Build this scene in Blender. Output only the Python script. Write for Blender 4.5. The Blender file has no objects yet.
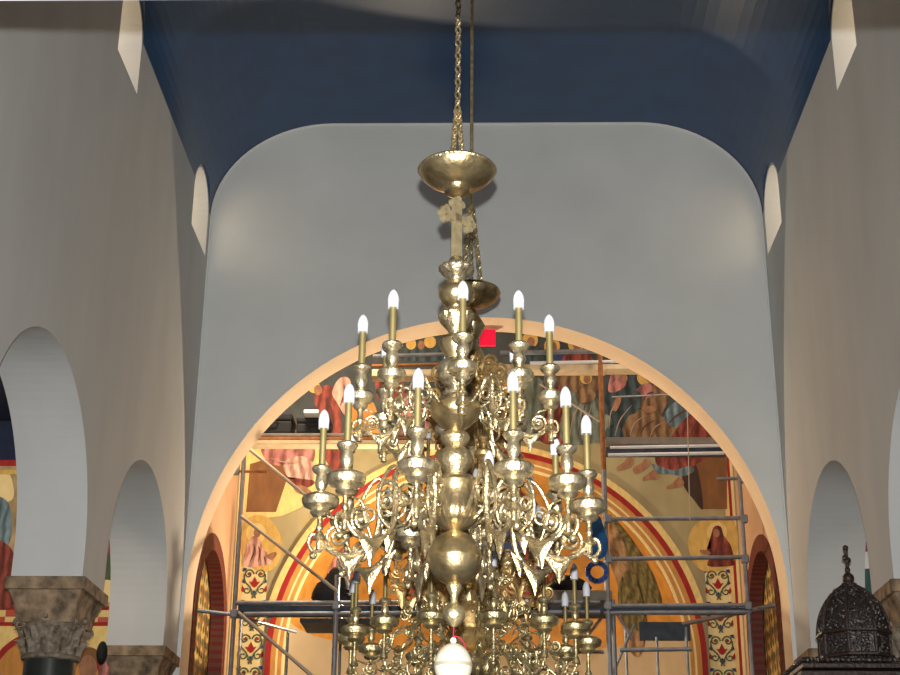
import bpy, bmesh, math, random
from mathutils import Vector, Matrix
random.seed(7)
C = bpy.context.scene.collection
PI = math.pi
R = math.radians

# ------------------------------------------------------------------ camera
F_PX = 1467.0
PITCH, YAW, ROLL = R(21.7), R(1.48), R(.5)
CAM_ROT = Matrix.Rotation(YAW, 3, 'Z') @ Matrix.Rotation(PI/2 + PITCH, 3, 'X') @ Matrix.Rotation(ROLL, 3, 'Z')
cd = bpy.data.cameras.new('camera'); cam = bpy.data.objects.new('camera', cd); C.objects.link(cam)
cd.sensor_width = 36; cd.lens = 36*F_PX/900; cd.clip_start = .05; cd.clip_end = 100
cam.rotation_euler = CAM_ROT.to_euler()
bpy.context.scene.camera = cam
FLOOR = -1.6                      # the eye is the origin, 1.6 m above the floor

def ray(px, py):
    return CAM_ROT @ Vector(((px-450)/F_PX, -(py-337.5)/F_PX, -1))
def at(px, py, Y):                # the point of the plane y = Y seen at that spot of the photograph
    d = ray(px, py); return d*(Y/d.y)
def atx(px, py, X):
    d = ray(px, py); return d*(X/d.x)
def depth(p):
    return -(CAM_ROT.transposed() @ Vector(p)).z

# ------------------------------------------------------------------ materials
def lin(c):
    return tuple(((x/255)/12.92 if x/255 <= .04045 else ((x/255+.055)/1.055)**2.4) for x in c)
MATS = {}
def mat(name, rgb, rough=.7, metal=0, var=.12, scale=6, bump=0, bscale=40, emit=0, spec=.3, rgb2=None, stretch=None, wave=0):
    if name in MATS: return MATS[name]
    m = bpy.data.materials.new(name); m.use_nodes = True
    nt = m.node_tree; n = nt.nodes; b = n['Principled BSDF']
    c = lin(rgb)
    b.inputs['Roughness'].default_value = rough; b.inputs['Metallic'].default_value = metal
    b.inputs['Specular IOR Level'].default_value = spec
    tc = n.new('ShaderNodeTexCoord'); mp = n.new('ShaderNodeMapping')
    nt.links.new(tc.outputs['Object'], mp.inputs['Vector'])
    if stretch: mp.inputs['Scale'].default_value = stretch
    if var > 0 or rgb2:
        ns = n.new('ShaderNodeTexNoise'); ns.inputs['Scale'].default_value = scale; ns.inputs['Detail'].default_value = 5
        nt.links.new(mp.outputs[0], ns.inputs['Vector'])
        cr = n.new('ShaderNodeValToRGB'); cr.color_ramp.elements[0].position = .3; cr.color_ramp.elements[1].position = .7
        c2 = lin(rgb2) if rgb2 else c
        cr.color_ramp.elements[0].color = tuple(x*(1-var) for x in c) + (1,)
        cr.color_ramp.elements[1].color = tuple(min(1, x*(1+var)) for x in c2) + (1,)
        nt.links.new(ns.outputs['Fac'], cr.inputs['Fac'])
        out = cr.outputs['Color']
        if wave:
            wv = n.new('ShaderNodeTexWave'); wv.inputs['Scale'].default_value = wave; wv.inputs['Distortion'].default_value = 9; wv.inputs['Detail'].default_value = 3; wv.inputs['Detail Scale'].default_value = 1.2
            nt.links.new(mp.outputs[0], wv.inputs['Vector'])
            wr = n.new('ShaderNodeValToRGB'); wr.color_ramp.elements[0].position = .05; wr.color_ramp.elements[1].position = .8
            wr.color_ramp.elements[0].color = (.55,.53,.5,1); wr.color_ramp.elements[1].color = (1.2,1.18,1.15,1)
            nt.links.new(wv.outputs['Fac'], wr.inputs['Fac'])
            mu = n.new('ShaderNodeMixRGB'); mu.blend_type = 'MULTIPLY'; mu.inputs['Fac'].default_value = 1
            nt.links.new(out, mu.inputs['Color1']); nt.links.new(wr.outputs['Color'], mu.inputs['Color2']); out = mu.outputs['Color']
        nt.links.new(out, b.inputs['Base Color'])
        if emit: nt.links.new(cr.outputs['Color'], b.inputs['Emission Color'])
    else:
        b.inputs['Base Color'].default_value = c + (1,)
    if emit:
        b.inputs['Emission Color'].default_value = c + (1,); b.inputs['Emission Strength'].default_value = emit
    if bump:
        nb = n.new('ShaderNodeTexNoise'); nb.inputs['Scale'].default_value = bscale; nb.inputs['Detail'].default_value = 4
        nt.links.new(mp.outputs[0], nb.inputs['Vector'])
        bp = n.new('ShaderNodeBump'); bp.inputs['Strength'].default_value = bump; bp.inputs['Distance'].default_value = .02
        nt.links.new(nb.outputs['Fac'], bp.inputs['Height']); nt.links.new(bp.outputs[0], b.inputs['Normal'])
    MATS[name] = m; return m

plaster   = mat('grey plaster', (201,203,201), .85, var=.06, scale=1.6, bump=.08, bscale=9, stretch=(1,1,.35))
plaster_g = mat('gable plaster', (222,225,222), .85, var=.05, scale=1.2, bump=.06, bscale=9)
soffit_m  = mat('soffit with lamplight tint', (246,220,184), .8, var=.06, scale=2)  # peach of the warm lamplight is put into the soffit colour
white_tr  = mat('off white paint', (232,232,228), .7, var=.04)
vault_m   = mat('blue vault paint', (26,64,106), .33, var=.12, scale=3, bump=.02, spec=.85)
sanct_m   = mat('sanctuary plaster', (196,158,124), .85, var=.07, scale=2)
apse_low  = mat('apse lower plaster', (164,146,116), .85, var=.08, scale=2)
floor_m   = mat('stone floor', (120,108,95), .4, var=.2, scale=4)
aisle_bl  = mat('aisle blue vault', (28,38,62), .9, var=.15)
loft_m    = mat('loft paint', (186,184,200), .7, var=.05)
marble    = mat('brown veined marble', (92,78,66), .8, var=.3, scale=9, rgb2=(156,134,108), bump=.1, bscale=25, spec=.12)
carved_st = mat('carved grey stone', (104,94,82), .6, var=.35, scale=22, rgb2=(134,122,104), bump=.3, bscale=40)
shaft_m   = mat('dark polished shaft', (40,44,42), .3, var=.3, scale=8, spec=.5)
brass     = mat('brass', (176,152,106), .29, .94, var=.25, scale=18, rgb2=(212,192,148), bump=.12, bscale=60)
brass_l   = mat('pale cast brass', (190,172,134), .36, .9, var=.3, scale=30, bump=.35, bscale=90)
brass_d   = mat('old dark brass', (206,190,146), .36, .88, var=.4, scale=26, bump=.3, bscale=80)
silver_m  = mat('silvered brass', (166,152,120), .34, .9, var=.3, scale=40, rgb2=(210,196,164), bump=.25, bscale=90)
gilt_m    = mat('gilt filigree', (216,182,122), .42, .75, var=.3, scale=30, bump=.2, bscale=90)
sleeve_m  = mat('satin brass sleeve', (156,142,96), .5, .75, var=.12, scale=20)
bulb_m    = mat('opal bulb glass', (196,198,206), .35, var=0, spec=.4)
egg_m     = mat('ostrich egg shell', (190,182,164), .45, var=.06, scale=40)
band_m    = mat('egg band', (150,140,116), .5, var=.1)
thread_m  = mat('red thread', (150,30,50), .8, var=0)
bead_m    = mat('ivory bead', (226,220,200), .4, var=0)
steel_m   = mat('galvanised steel', (140,143,148), .45, .6, var=.2, scale=12)
alu_m     = mat('bright aluminium', (236,238,242), .35, .3, var=.05)
rust_m    = mat('rusty tube', (150,98,58), .6, .3, var=.3, scale=14)
deck_m    = mat('deck boards', (128,120,108), .8, var=.2, scale=10)
deckp_m   = mat('pale deck boards', (206,186,150), .8, var=.12, scale=10)
deckd_m   = mat('deck steel underside', (66,74,84), .6, .3, var=.25, scale=10)
black_m   = mat('black canvas', (26,27,30), .7, var=.3, scale=20)
paper_m   = mat('white paper', (222,224,226), .8, var=.03)
bluec_m   = mat('blue cloth', (38,92,150), .85, var=.3, scale=14)
bluer_m   = mat('blue plastic coil', (64,92,152), .5, var=.25, scale=30)
red_m     = mat('red panel with emission', (236,20,62), .5, var=0, emit=.55)  # emission added to raise the panel to its bright red
wood_d    = mat('dark carved wood', (46,32,25), .42, var=.4, scale=25, bump=.4, bscale=70, spec=.5)
wood_c    = mat('dark pierced carving', (40,33,30), .28, var=.5, scale=40, bump=.6, bscale=60, spec=.8)
pane_m    = mat('evening lit window pane', (250,224,190), .6, var=.04, emit=1.4)

# mural paints
def paint(name, rgb, var=.28, scale=9, wave=0): return mat('mural '+name, rgb, .75, var=var, scale=scale, stretch=(1.6,1,.7), wave=wave)
khaki  = paint('khaki ground', (162,150,110), .12, 3)
gold   = paint('gold ground', (204,168,92), .16, 14)
goldp  = paint('pale gold', (222,194,124), .12, 14)
conchg = mat('conch gold', (176,122,52), .6, .05, var=.22, scale=5, bump=.08)
redp   = paint('crimson', (150,36,34), .15, 8)
creamp = paint('cream', (226,204,146), .08, 8)
orange = paint('ochre', (190,132,66), .15, 8)
darkt  = paint('slate', (66,72,72), .25, 5)
teal   = paint('teal robe', (58,74,78), .45, wave=1.6)
sage   = paint('sage robe', (106,116,104), .4, wave=1.6)
pink   = paint('rose robe', (170,112,106), .35, 12, 1.4)
pinkl  = paint('pale pink robe', (206,158,142), .3, 12, 1.6)
brownr = paint('umber robe', (126,100,72), .4, 10, 1.5)
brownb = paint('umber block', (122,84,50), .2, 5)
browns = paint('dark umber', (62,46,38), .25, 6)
redr   = paint('red robe', (128,62,52), .4, 12, 1.6)
bluep  = paint('pale blue robe', (104,126,136), .35, 12, 1.8)
bluep2 = paint('deep blue', (52,68,108), .3, 10)
flesh  = paint('flesh', (150,108,80), .25, 12)
greenp = paint('olive feather', (92,84,50), .45, 14, 2.2)
greens = paint('scroll green', (76,88,60), .25, 12)

def tile_mat(name, cols, s1, s2):
    m = bpy.data.materials.new(name); m.use_nodes = True; nt = m.node_tree; n = nt.nodes; b = n['Principled BSDF']
    tc = n.new('ShaderNodeTexCoord')
    mp = n.new('ShaderNodeMapping'); mp.inputs['Rotation'].default_value = (R(45), 0, 0)
    nt.links.new(tc.outputs['Object'], mp.inputs['Vector'])
    a = n.new('ShaderNodeTexChecker'); a.inputs['Scale'].default_value = s1
    nt.links.new(mp.outputs[0], a.inputs['Vector'])
    a.inputs['Color1'].default_value = lin(cols[0])+(1,); a.inputs['Color2'].default_value = lin(cols[1])+(1,)
    v = n.new('ShaderNodeTexVoronoi'); v.inputs['Scale'].default_value = s2; v.inputs['Randomness'].default_value = 0
    nt.links.new(tc.outputs['Object'], v.inputs['Vector'])
    r = n.new('ShaderNodeValToRGB'); r.color_ramp.elements[0].position = .30; r.color_ramp.elements[1].position = .36
    nt.links.new(v.outputs['Distance'], r.inputs['Fac'])
    mx = n.new('ShaderNodeMixRGB'); mx.inputs['Color1'].default_value = lin(cols[2])+(1,)
    nt.links.new(r.outputs['Color'], mx.inputs['Fac']); nt.links.new(a.outputs['Color'], mx.inputs['Color2'])
    nt.links.new(mx.outputs['Color'], b.inputs['Base Color']); b.inputs['Roughness'].default_value = .45
    return m
tile_m = tile_mat('gold niche tiles', ((196,166,96),(138,98,56),(72,76,46)), 5, 7)
frieze_m = tile_mat('frieze squares', ((214,186,118),(170,70,44),(96,112,60)), 7, 9)

# ------------------------------------------------------------------ mesh helpers
def build(name, bm, m, parent=None, smooth=False, kind=None):
    me = bpy.data.meshes.new(name)
    bmesh.ops.recalc_face_normals(bm, faces=bm.faces)
    bm.to_mesh(me); bm.free()
    for q in (m if isinstance(m, (list, tuple)) else [m]): me.materials.append(q)
    if smooth:
        me.polygons.foreach_set('use_smooth', [True]*len(me.polygons))
        try: me.set_sharp_from_angle(angle=R(34))
        except Exception: pass
    o = bpy.data.objects.new(name, me); C.objects.link(o)
    if parent: o.parent = parent
    if kind: o['kind'] = kind
    return o
def empty(name, loc=(0,0,0), label=None, cat=None, group=None):
    o = bpy.data.objects.new(name, None); C.objects.link(o); o.location = loc; o.empty_display_size = .1
    if label: tag(o, label, cat, group)
    return o
def tag(o, label, cat, group=None):
    o['label'] = label; o['category'] = cat
    if group: o['group'] = group
    return o
def box(bm, a, b, bev=0):
    x0,y0,z0 = a; x1,y1,z1 = b
    vs = [bm.verts.new(p) for p in ((x0,y0,z0),(x1,y0,z0),(x1,y1,z0),(x0,y1,z0),(x0,y0,z1),(x1,y0,z1),(x1,y1,z1),(x0,y1,z1))]
    fs = [bm.faces.new([vs[i] for i in q]) for q in ((3,2,1,0),(4,5,6,7),(0,1,5,4),(1,2,6,5),(2,3,7,6),(3,0,4,7))]
    if bev:
        es = list({e for f in fs for e in f.edges})
        bmesh.ops.bevel(bm, geom=es, offset=bev, segments=2, affect='EDGES', profile=.5)
def lathe(bm, prof, segs=32, c=(0,0,0), gad=None, capped=True):
    # prof: (radius, z) from bottom to top; gad = (z0, z1, count, depth) flutes
    rings = []
    for r, z in prof:
        ring = []
        for i in range(segs):
            a = 2*PI*i/segs; rr = r
            if gad and gad[0] <= z <= gad[1]: rr = r*(1 + gad[3]*abs(math.sin(a*gad[2]/2)) - gad[3]*.6)
            ring.append(bm.verts.new((c[0]+rr*math.cos(a), c[1]+rr*math.sin(a), c[2]+z)))
        rings.append(ring)
    for p, q in zip(rings, rings[1:]):
        for i in range(segs):
            j = (i+1) % segs
            bm.faces.new((p[i], p[j], q[j], q[i]))
    if capped:
        for ring in (rings[0], rings[-1]): bm.faces.new(ring)
def catmull(pts, n=6, closed=False):
    P = [Vector(p) for p in pts]; out = []; N = len(P)
    rng = range(N) if closed else range(N-1)
    for i in rng:
        if closed: a,b,c,d = P[i-1], P[i], P[(i+1)%N], P[(i+2)%N]
        else: a,b,c,d = P[max(i-1,0)], P[i], P[i+1], P[min(i+2,N-1)]
        for k in range(n):
            t = k/n
            out.append(.5*((2*b)+(c-a)*t+(2*a-5*b+4*c-d)*t*t+(3*b-a-3*c+d)*t**3))
    if not closed: out.append(P[-1])
    return out
def tube(bm, pts, r, segs=8, flat=1.0, closed=False):
    P = [Vector(p) for p in pts]; N = len(P)
    rad = r if isinstance(r, (list, tuple)) else [r]*N
    T = []
    for i in range(N):
        a = P[i-1] if (closed or i > 0) else P[i]; b = P[(i+1)%N] if (closed or i < N-1) else P[i]
        t = (b-a); T.append(t.normalized() if t.length > 1e-9 else Vector((0,0,1)))
    up = Vector((0,1,0)) if abs(T[0].y) < .9 else Vector((1,0,0))
    b = (up - T[0]*up.dot(T[0])).normalized(); rings = []
    for i in range(N):
        b = (b - T[i]*b.dot(T[i]))
        b = b.normalized() if b.length > 1e-6 else Vector((1,0,0))
        n = T[i].cross(b)
        rings.append([bm.verts.new(P[i] + rad[i]*(math.cos(2*PI*k/segs)*n + flat*math.sin(2*PI*k/segs)*b)) for k in range(segs)])
    pairs = list(zip(rings, rings[1:])) + ([(rings[-1], rings[0])] if closed else [])
    for p, q in pairs:
        for k in range(segs):
            bm.faces.new((p[k], p[(k+1)%segs], q[(k+1)%segs], q[k]))
    if not closed:
        bm.faces.new(rings[0]); bm.faces.new(rings[-1])
def ball(bm, c, r, u=12, v=8, sc=(1,1,1)):
    bmesh.ops.create_uvsphere(bm, u_segments=u, v_segments=v, radius=r,
        matrix=Matrix.Translation(c) @ Matrix.Diagonal((*sc, 1)))
def plate(bm, pts, d):            # polygon prism: pts are 3D points of one face, d the thickness vector
    a = [bm.verts.new(p) for p in pts]; b = [bm.verts.new(Vector(p)+Vector(d)) for p in pts]
    bm.faces.new(a); bm.faces.new(b[::-1])
    for i in range(len(a)):
        j = (i+1) % len(a); bm.faces.new((a[j], a[i], b[i], b[j]))
def panel2d(name, outlines, thick, mtx, m, kind='structure', parent=None):
    """flat wall with openings: 2D outlines (first the outside, then the holes) filled and thickened"""
    cu = bpy.data.curves.new(name, 'CURVE'); cu.dimensions = '2D'; cu.fill_mode = 'BOTH'; cu.extrude = thick/2
    for pts in outlines:
        s = cu.splines.new('POLY'); s.points.add(len(pts)-1); s.use_cyclic_u = True
        for p, q in zip(s.points, pts): p.co = (q[0], q[1], 0, 1)
    tmp = bpy.data.objects.new(name+'_curve', cu); C.objects.link(tmp)
    dg = bpy.context.evaluated_depsgraph_get(); dg.update()
    me = bpy.data.meshes.new_from_object(tmp.evaluated_get(dg))
    bpy.data.objects.remove(tmp); bpy.data.curves.remove(cu)
    me.name = name; me.transform(mtx)
    me.materials.clear()
    bm = bmesh.new(); bm.from_mesh(me); bmesh.ops.remove_doubles(bm, verts=bm.verts, dist=1e-5)
    bmesh.ops.recalc_face_normals(bm, faces=bm.faces); bm.to_mesh(me); bm.free()
    for q in (m if isinstance(m, (list, tuple)) else [m]): me.materials.append(q)
    me.polygons.foreach_set('use_smooth', [False]*len(me.polygons))
    o = bpy.data.objects.new(name, me); C.objects.link(o)
    if kind: o['kind'] = kind
    if parent: o.parent = parent
    return o
def arc(cx, cz, rx, rz, a0, a1, n=40):
    return [(cx+rx*math.cos(R(a0+(a1-a0)*i/n)), cz+rz*math.sin(R(a0+(a1-a0)*i/n))) for i in range(n+1)]
YZ = lambda x: Matrix(((0,0,1,x),(1,0,0,0),(0,1,0,0),(0,0,0,1)))       # 2D (u,v) -> (y,z) at X = x
XZ = lambda y: Matrix(((1,0,0,0),(0,0,1,y),(0,1,0,0),(0,0,0,1)))       # 2D (u,v) -> (x,z) at Y = y

# ------------------------------------------------------------------ setting
W, D = 3.14, 15.0                 # nave half width, distance of the gable wall
WT = .56                          # nave wall thickness
SPR = 7.47                        # vault springing
VT = 8.66                         # vault crown
CAP = 2.47                        # top of the capitals

PIERS = [(14.32, 15.0), (11.24, 11.92), (8.0, 8.62), (4.9, 5.5)]
ARCH_TOP = 3.94
def nave_outline():
    o = [(D, VT+.4), (D, CAP)]
    for i, (a, b) in enumerate(PIERS):
        o.append((a, CAP))
        if i < len(PIERS)-1:
            y1 = PIERS[i+1][1]; c = (a+y1)/2; rr = (a-y1)/2
            zs = ARCH_TOP - min(rr, 1.22) if i else ARCH_TOP - rr
            zs = ARCH_TOP - rr if ARCH_TOP-rr > CAP else CAP
            o += arc(c, zs, rr, ARCH_TOP-zs, 0, 180, 48)
            o.append((y1, CAP))
    o += [(4.9, FLOOR), (-4, FLOOR), (-4, VT+.4)]
    return o
WINS = [(14.06, 14.88), (10.68, 11.42), (7.3, 8.14)]
def win_outline(a, b, z0=6.91, zt=7.76):
    r = (b-a)/2
    return [(a, z0), (b, z0)] + arc((a+b)/2, zt-r, r, r, 0, 180, 20)
for s, nm in ((-1, 'left'), (1, 'right')):
    x = s*(W + WT/2)
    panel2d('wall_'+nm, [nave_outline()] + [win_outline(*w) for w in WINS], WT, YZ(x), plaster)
    for i, w in enumerate(WINS):
        o = build('window_%d' % (i+1 + (0 if s < 0 else 3)), bmesh.new(), pane_m, kind='structure')
        bm = bmesh.new(); pts = [(s*(W+.32), y, z) for y, z in win_outline(w[0]-.02, w[1]+.02, 6.9, 7.78)]
        plate(bm, pts, (s*.02, 0, 0)); bm.to_mesh(o.data); bm.free()

# gable wall with the great arch
AR, AZ = 3.10, 3.11
gable = [(-3.7, FLOOR), (-AR, FLOOR)] + arc(0, AZ, AR, AR, 180, 0, 96) + [(AR, FLOOR), (3.7, FLOOR), (3.7, 9.1), (-3.7, 9.1)]
GT = .42
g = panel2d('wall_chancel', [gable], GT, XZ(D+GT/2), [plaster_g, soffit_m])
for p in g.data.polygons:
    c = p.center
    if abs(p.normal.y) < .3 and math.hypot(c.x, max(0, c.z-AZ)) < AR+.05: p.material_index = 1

# vault: flat crown, rounded haunches, cut by the little lunettes over the windows
def vault_prof(n=18):
    rx, rz = 1.36, VT-SPR
    l = [(-W + rx - rx*math.cos(R(90*i/n)), SPR + rz*math.sin(R(90*i/n))) for i in range(n+1)]
    return l + [(-x, z) for x, z in l[::-1]]
vp = vault_prof()
bm = bmesh.new()
outer = [(-W-.1, SPR)] + [(-W-.1, VT+.35), (W+.1, VT+.35), (W+.1, SPR)]
plate(bm, [(x, -4, z) for x, z in vp[::-1] + outer], (0, 4+D, 0))
vault = build('ceiling', bm, vault_m, kind='structure')
cut = bmesh.new()
for a, b in WINS:
    for s in (-1, 1):
        pts = [(s*(W+.16), y, z) for y, z in win_outline(a-.04, b+.04, SPR-.2, 7.8)]
        plate(cut, pts, (-s*1.4, 0, 0))
cutter = build('lunette_cutter', cut, vault_m)
md = vault.modifiers.new('lunettes', 'BOOLEAN'); md.operation = 'DIFFERENCE'; md.object = cutter; md.solver = 'EXACT'
dg = bpy.context.evaluated_depsgraph_get(); dg.update()
newme = bpy.data.meshes.new_from_object(vault.evaluated_get(dg))
vault.modifiers.clear(); vault.data = newme
bpy.data.objects.remove(cutter)

# thin white edge where the gable meets walls and vault
bm = bmesh.new()
path = [(-W+.012, D-.012, 3.6), (-W+.012, D-.012, SPR)] + [(x*(1-.012/W), D-.012, z-.008) for x, z in vp] + [(W-.012, D-.012, SPR), (W-.012, D-.012, 3.6)]
tube(bm, path, .013, 6)
build('trim_1', bm, white_tr, kind='structure', smooth=True)

# floor
bm = bmesh.new(); box(bm, (-6.6, -4, FLOOR-.1), (6.6, 21, FLOOR)); build('floor', bm, floor_m, kind='structure')

# choir loft over the photographer: its beam cuts the flash off high up
bm = bmesh.new()
pl = at(0, .4, 2.42); pr = at(900, -3, 2.42)
sl = (pr.z-pl.z)/(pr.x-pl.x); z0 = pl.z - sl*pl.x
zz = lambda x: z0+sl*x
pts = [(-W, 2.42, zz(-W)), (W, 2.42, zz(W)), (W, 2.42, zz(W)+.32), (-W, 2.42, zz(-W)+.32)]
plate(bm, pts, (0, -.35, 0)); box(bm, (-W, -4, z0+.1), (W, 2.1, z0+.3))
build('trim_2', bm, loft_m, kind='structure')

# sanctuary behind the arch
YB = 17.9; SW = 3.14
bm = bmesh.new(); box(bm, (-SW-.3, D+GT, 7.9), (SW+.3, YB+.3, 8.1)); build('ceiling_sanctuary', bm, sanct_m, kind='structure')
NY, NZ, NR = 16.66, 3.12, 1.0
for s, nm in ((-1, 'left'), (1, 'right')):
    hole = [(NY-NR, FLOOR+.05), (NY+NR, FLOOR+.05)] + arc(NY, NZ, NR, NR, 0, 180, 40)
    panel2d('wall_sanctuary_'+nm, [[(D+GT, FLOOR), (YB, FLOOR), (YB, 7.9), (D+GT, 7.9)], hole], .3, YZ(s*(SW+.15)), sanct_m)
    bm = bmesh.new(); box(bm, (s*(SW+.16), NY-NR-.02, FLOOR), (s*(SW+.28), NY+NR+.02, NZ+NR+.05))
    build('trim_3' if s < 0 else 'trim_4', bm, tile_m, kind='structure')
    # striped voussoir ring round the niche
    bm = bmesh.new(); n = 72; r0, r1 = NR-.16, NR+.03
    segs = []
    for k in range(n): segs.append((180*k/n, 180*(k+1)/n))
    for k, (a0, a1) in enumerate(segs):
        q = [(NY+r*math.cos(R(a)), NZ+r*math.sin(R(a))) for r, a in ((r0,a0),(r1,a0),(r1,a1),(r0,a1))]
        st = len(bm.faces); plate(bm, [(s*(SW-.015), y, z) for y, z in q], (s*.16, 0, 0))
        bm.faces.ensure_lookup_table()
        for f in bm.faces[st:]: f.material_index = k % 2
    hgt = (NZ-FLOOR)/96
    for e in (-1, 1):
        for k in range(96):
            st = len(bm.faces); ys = sorted((NY+e*r0, NY+e*r1))
            box(bm, (s*(SW-.015), ys[0], FLOOR+k*hgt), (s*(SW+.145), ys[1], FLOOR+(k+1)*hgt))
            bm.faces.ensure_lookup_table()
            for f in bm.faces[st:]: f.material_index = k % 2
    build('trim_5' if s < 0 else 'trim_6', bm, [mat('niche red', (104,32,30), .6), mat('niche tan', (96,60,46), .6)], kind='structure')

# apse wall with round opening
AC, ARR = 2.92, 2.44
hole = [(-SW-.3, FLOOR), (-ARR, FLOOR)] + arc(0, AC, ARR, ARR, 180, 0, 72) + [(ARR, FLOOR), (SW+.3, FLOOR), (SW+.3, 7.9), (-SW-.3, 7.9)]
panel2d('wall_apse', [hole], .3, XZ(YB+.15), khaki)
bm = bmesh.new(); n, k = 48, 16
rings = []
for j in range(k+1):
    b = PI/2*j/k
    rings.append([bm.verts.new((ARR*math.cos(PI*i/n)*math.cos(b) if j < k else 0, YB+.02+ARR*math.sin(PI*i/n)*math.cos(b), AC+ARR*math.sin(b))) for i in range(n+1)])
low = [bm.verts.new((ARR*math.cos(PI*i/n), YB+.02+ARR*math.sin(PI*i/n), AC+.25-.25)) for i in range(n+1)]
base = [bm.verts.new((ARR*math.cos(PI*i/n), YB+.02+ARR*math.sin(PI*i/n), FLOOR)) for i in range(n+1)]
for p, q in zip(rings, rings[1:]):
    for i in range(n):
        try: bm.faces.new((p[i], p[i+1], q[i+1], q[i]))
        except ValueError: pass
st = len(bm.faces)
for i in range(n): bm.faces.new((base[i], base[i+1], low[i+1], low[i]))
bm.faces.ensure_lookup_table()
for f in bm.faces[st:]: f.material_index = 1
for f in bm.faces:
    if f.calc_center_median().z < 3.3: f.material_index = 1
bmesh.ops.remove_doubles(bm, verts=bm.verts, dist=1e-4)
build('wall_apse_conch', bm, [conchg, apse_low], kind='structure', smooth=True)
# painted rings round the apse
for i, (a, b, m) in enumerate(((2.67,2.75,goldp),(2.60,2.67,redp),(2.54,2.60,orange),(2.515,2.54,creamp),(2.465,2.515,orange),(2.435,2.465,creamp))):
    pts = [(-b, FLOOR), (-a, FLOOR)] + arc(0, AC, a, a, 180, 0, 72) + [(a, FLOOR), (b, FLOOR)] + arc(0, AC, b, b, 0, 180, 72)
    if i == 0: pts = arc(0, AC, a, a, 166, 14, 72) + arc(0, AC, b, b, 14, 166, 72)
    panel2d('trim_%d' % (7+i), [pts], .03, XZ(YB-.015), m)

# aisles
for s, nm in ((-1, 'left'), (1, 'right')):
    bm = bmesh.new(); box(bm, (s*6.3, 2, FLOOR), (s*6.5, 16, 5.2)); build('wall_aisle_'+nm, bm, plaster, kind='structure')
    bm = bmesh.new()
    q = [(s*(W+WT), 15.6, FLOOR), (s*6.3, 15.6, FLOOR), (s*6.3, 15.6, 5.2), (s*(W+WT), 15.6, 5.2)]
    plate(bm, q, (0, .2, 0)); build('wall_aisle_end_'+nm, bm, aisle_bl, kind='structure')
    bm = bmesh.new(); box(bm, (s*(W+WT), 2, 5.2), (s*6.5, 16, 5.35)); build('ceiling_aisle_'+nm, bm, aisle_bl, kind='structure')

# ------------------------------------------------------------------ columns of the arcade
def column(x, yc, half, label):
    s = -1 if x < 0 else 1
    t = empty('column', (x, yc, FLOOR), label, 'column', 'columns of the nave arcade')
    o = lambda z: z - FLOOR
    bm = bmesh.new()
    hx, hy = WT/2+.035, half+.035
    box(bm, (-hx, -hy, o(CAP-.1)), (hx, hy, o(CAP)), .008)
    # sloping impost block
    z0, z1 = o(CAP-.33), o(CAP-.1); a = .235; b = .29
    hx2, hy2 = hx-.03, hy-.03
    top = [bm.verts.new(p) for p in ((-hx2,-hy2,z1),(hx2,-hy2,z1),(hx2,hy2,z1),(-hx2,hy2,z1))]
    mid = [bm.verts.new((v.co.x*.86, v.co.y*.86, z1-.1)) for v in top]
    bot = [bm.verts.new(p) for p in ((-a,-a,z0),(a,-a,z0),(a,a,z0),(-a,a,z0))]
    for p, q in ((top, mid), (mid, bot)):
        for i in range(4): bm.faces.new((p[i], p[(i+1)%4], q[(i+1)%4], q[i]))
    bm.faces.new(bot); bm.faces.new(top)
    build('impost_block', bm, marble, t)
    bm = bmesh.new()
    zb, zt = o(CAP-.56), o(CAP-.30)
    lathe(bm, [(.2, zb), (.205, zb+.06), (.215, zb+.14), (.24, zb+.2), (.25, zt-.02)], 24)
    for row, (cnt, r0, zz0, h, wd) in enumerate(((12, .207, zb+.0, .13, .05), (8, .215, zb+.06, .17, .06))):
        for k in range(cnt):
            ang = 2*PI*(k+.5*row)/cnt; rot = Matrix.Rotation(ang, 3, 'Z')
            n = 6; prev = None
            for i in range(n+1):
                u = i/n; rr = r0 + .016 + .065*u**2.0; z = zz0 + h*(u if u < .85 else .85-(u-.85)*.8)
                w2 = wd*(.55+.8*u-1.2*u*u+.02)*(1 if i % 2 else .8)
                row_v = [bm.verts.new(rot @ Vector((rr+d, y, z))) for y, d in ((-w2, -.02), (0, .016), (w2, -.02))]
                if prev:
                    bm.faces.new((prev[0], prev[1], row_v[1], row_v[0])); bm.faces.new((prev[1], prev[2], row_v[2], row_v[1]))
                prev = row_v
    for k in range(4):
        ang = PI/4+k*PI/2; d = Vector((math.cos(ang), math.sin(ang), 0)); pz = zt-.05
        c = d*.3 + Vector((0,0,pz))
        sp = [c + (d*math.cos(a)+Vector((0,0,1))*math.sin(a))*(.052-.0026*i) for i, a in enumerate([i*.6 for i in range(17)])]
        tube(bm, sp, .013, 6, 1.6)
        tube(bm, [d*.2+Vector((0,0,zb+.1)), d*.24+Vector((0,0,zb+.17)), c+Vector((0,0,.04))], .015, 6)
        fc = Vector((math.cos(k*PI/2), math.sin(k*PI/2), 0))
        ball(bm, fc*.245+Vector((0,0,zt+.02)), .028, 8, 6)
    build('capital', bm, carved_st, t, smooth=True)
    bm = bmesh.new(); lathe(bm, [(.195, zb-.045), (.222, zb-.035), (.228, zb-.015), (.218, zb), (.2, zb+.005)], 32)
    build('necking_ring', bm, carved_st, t, smooth=True)
    bm = bmesh.new(); lathe(bm, [(.215, .3), (.212, 1.2), (.2, zb-.04)], 40); build('shaft', bm, shaft_m, t, smooth=True)
    bm = bmesh.new(); box(bm, (-.3,-.3,0), (.3,.3,.16), .01); lathe(bm, [(.29,.16),(.3,.2),(.27,.23),(.23,.25),(.25,.28),(.22,.31)], 32)
    build('base', bm, marble, t, smooth=False)
    return t
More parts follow.
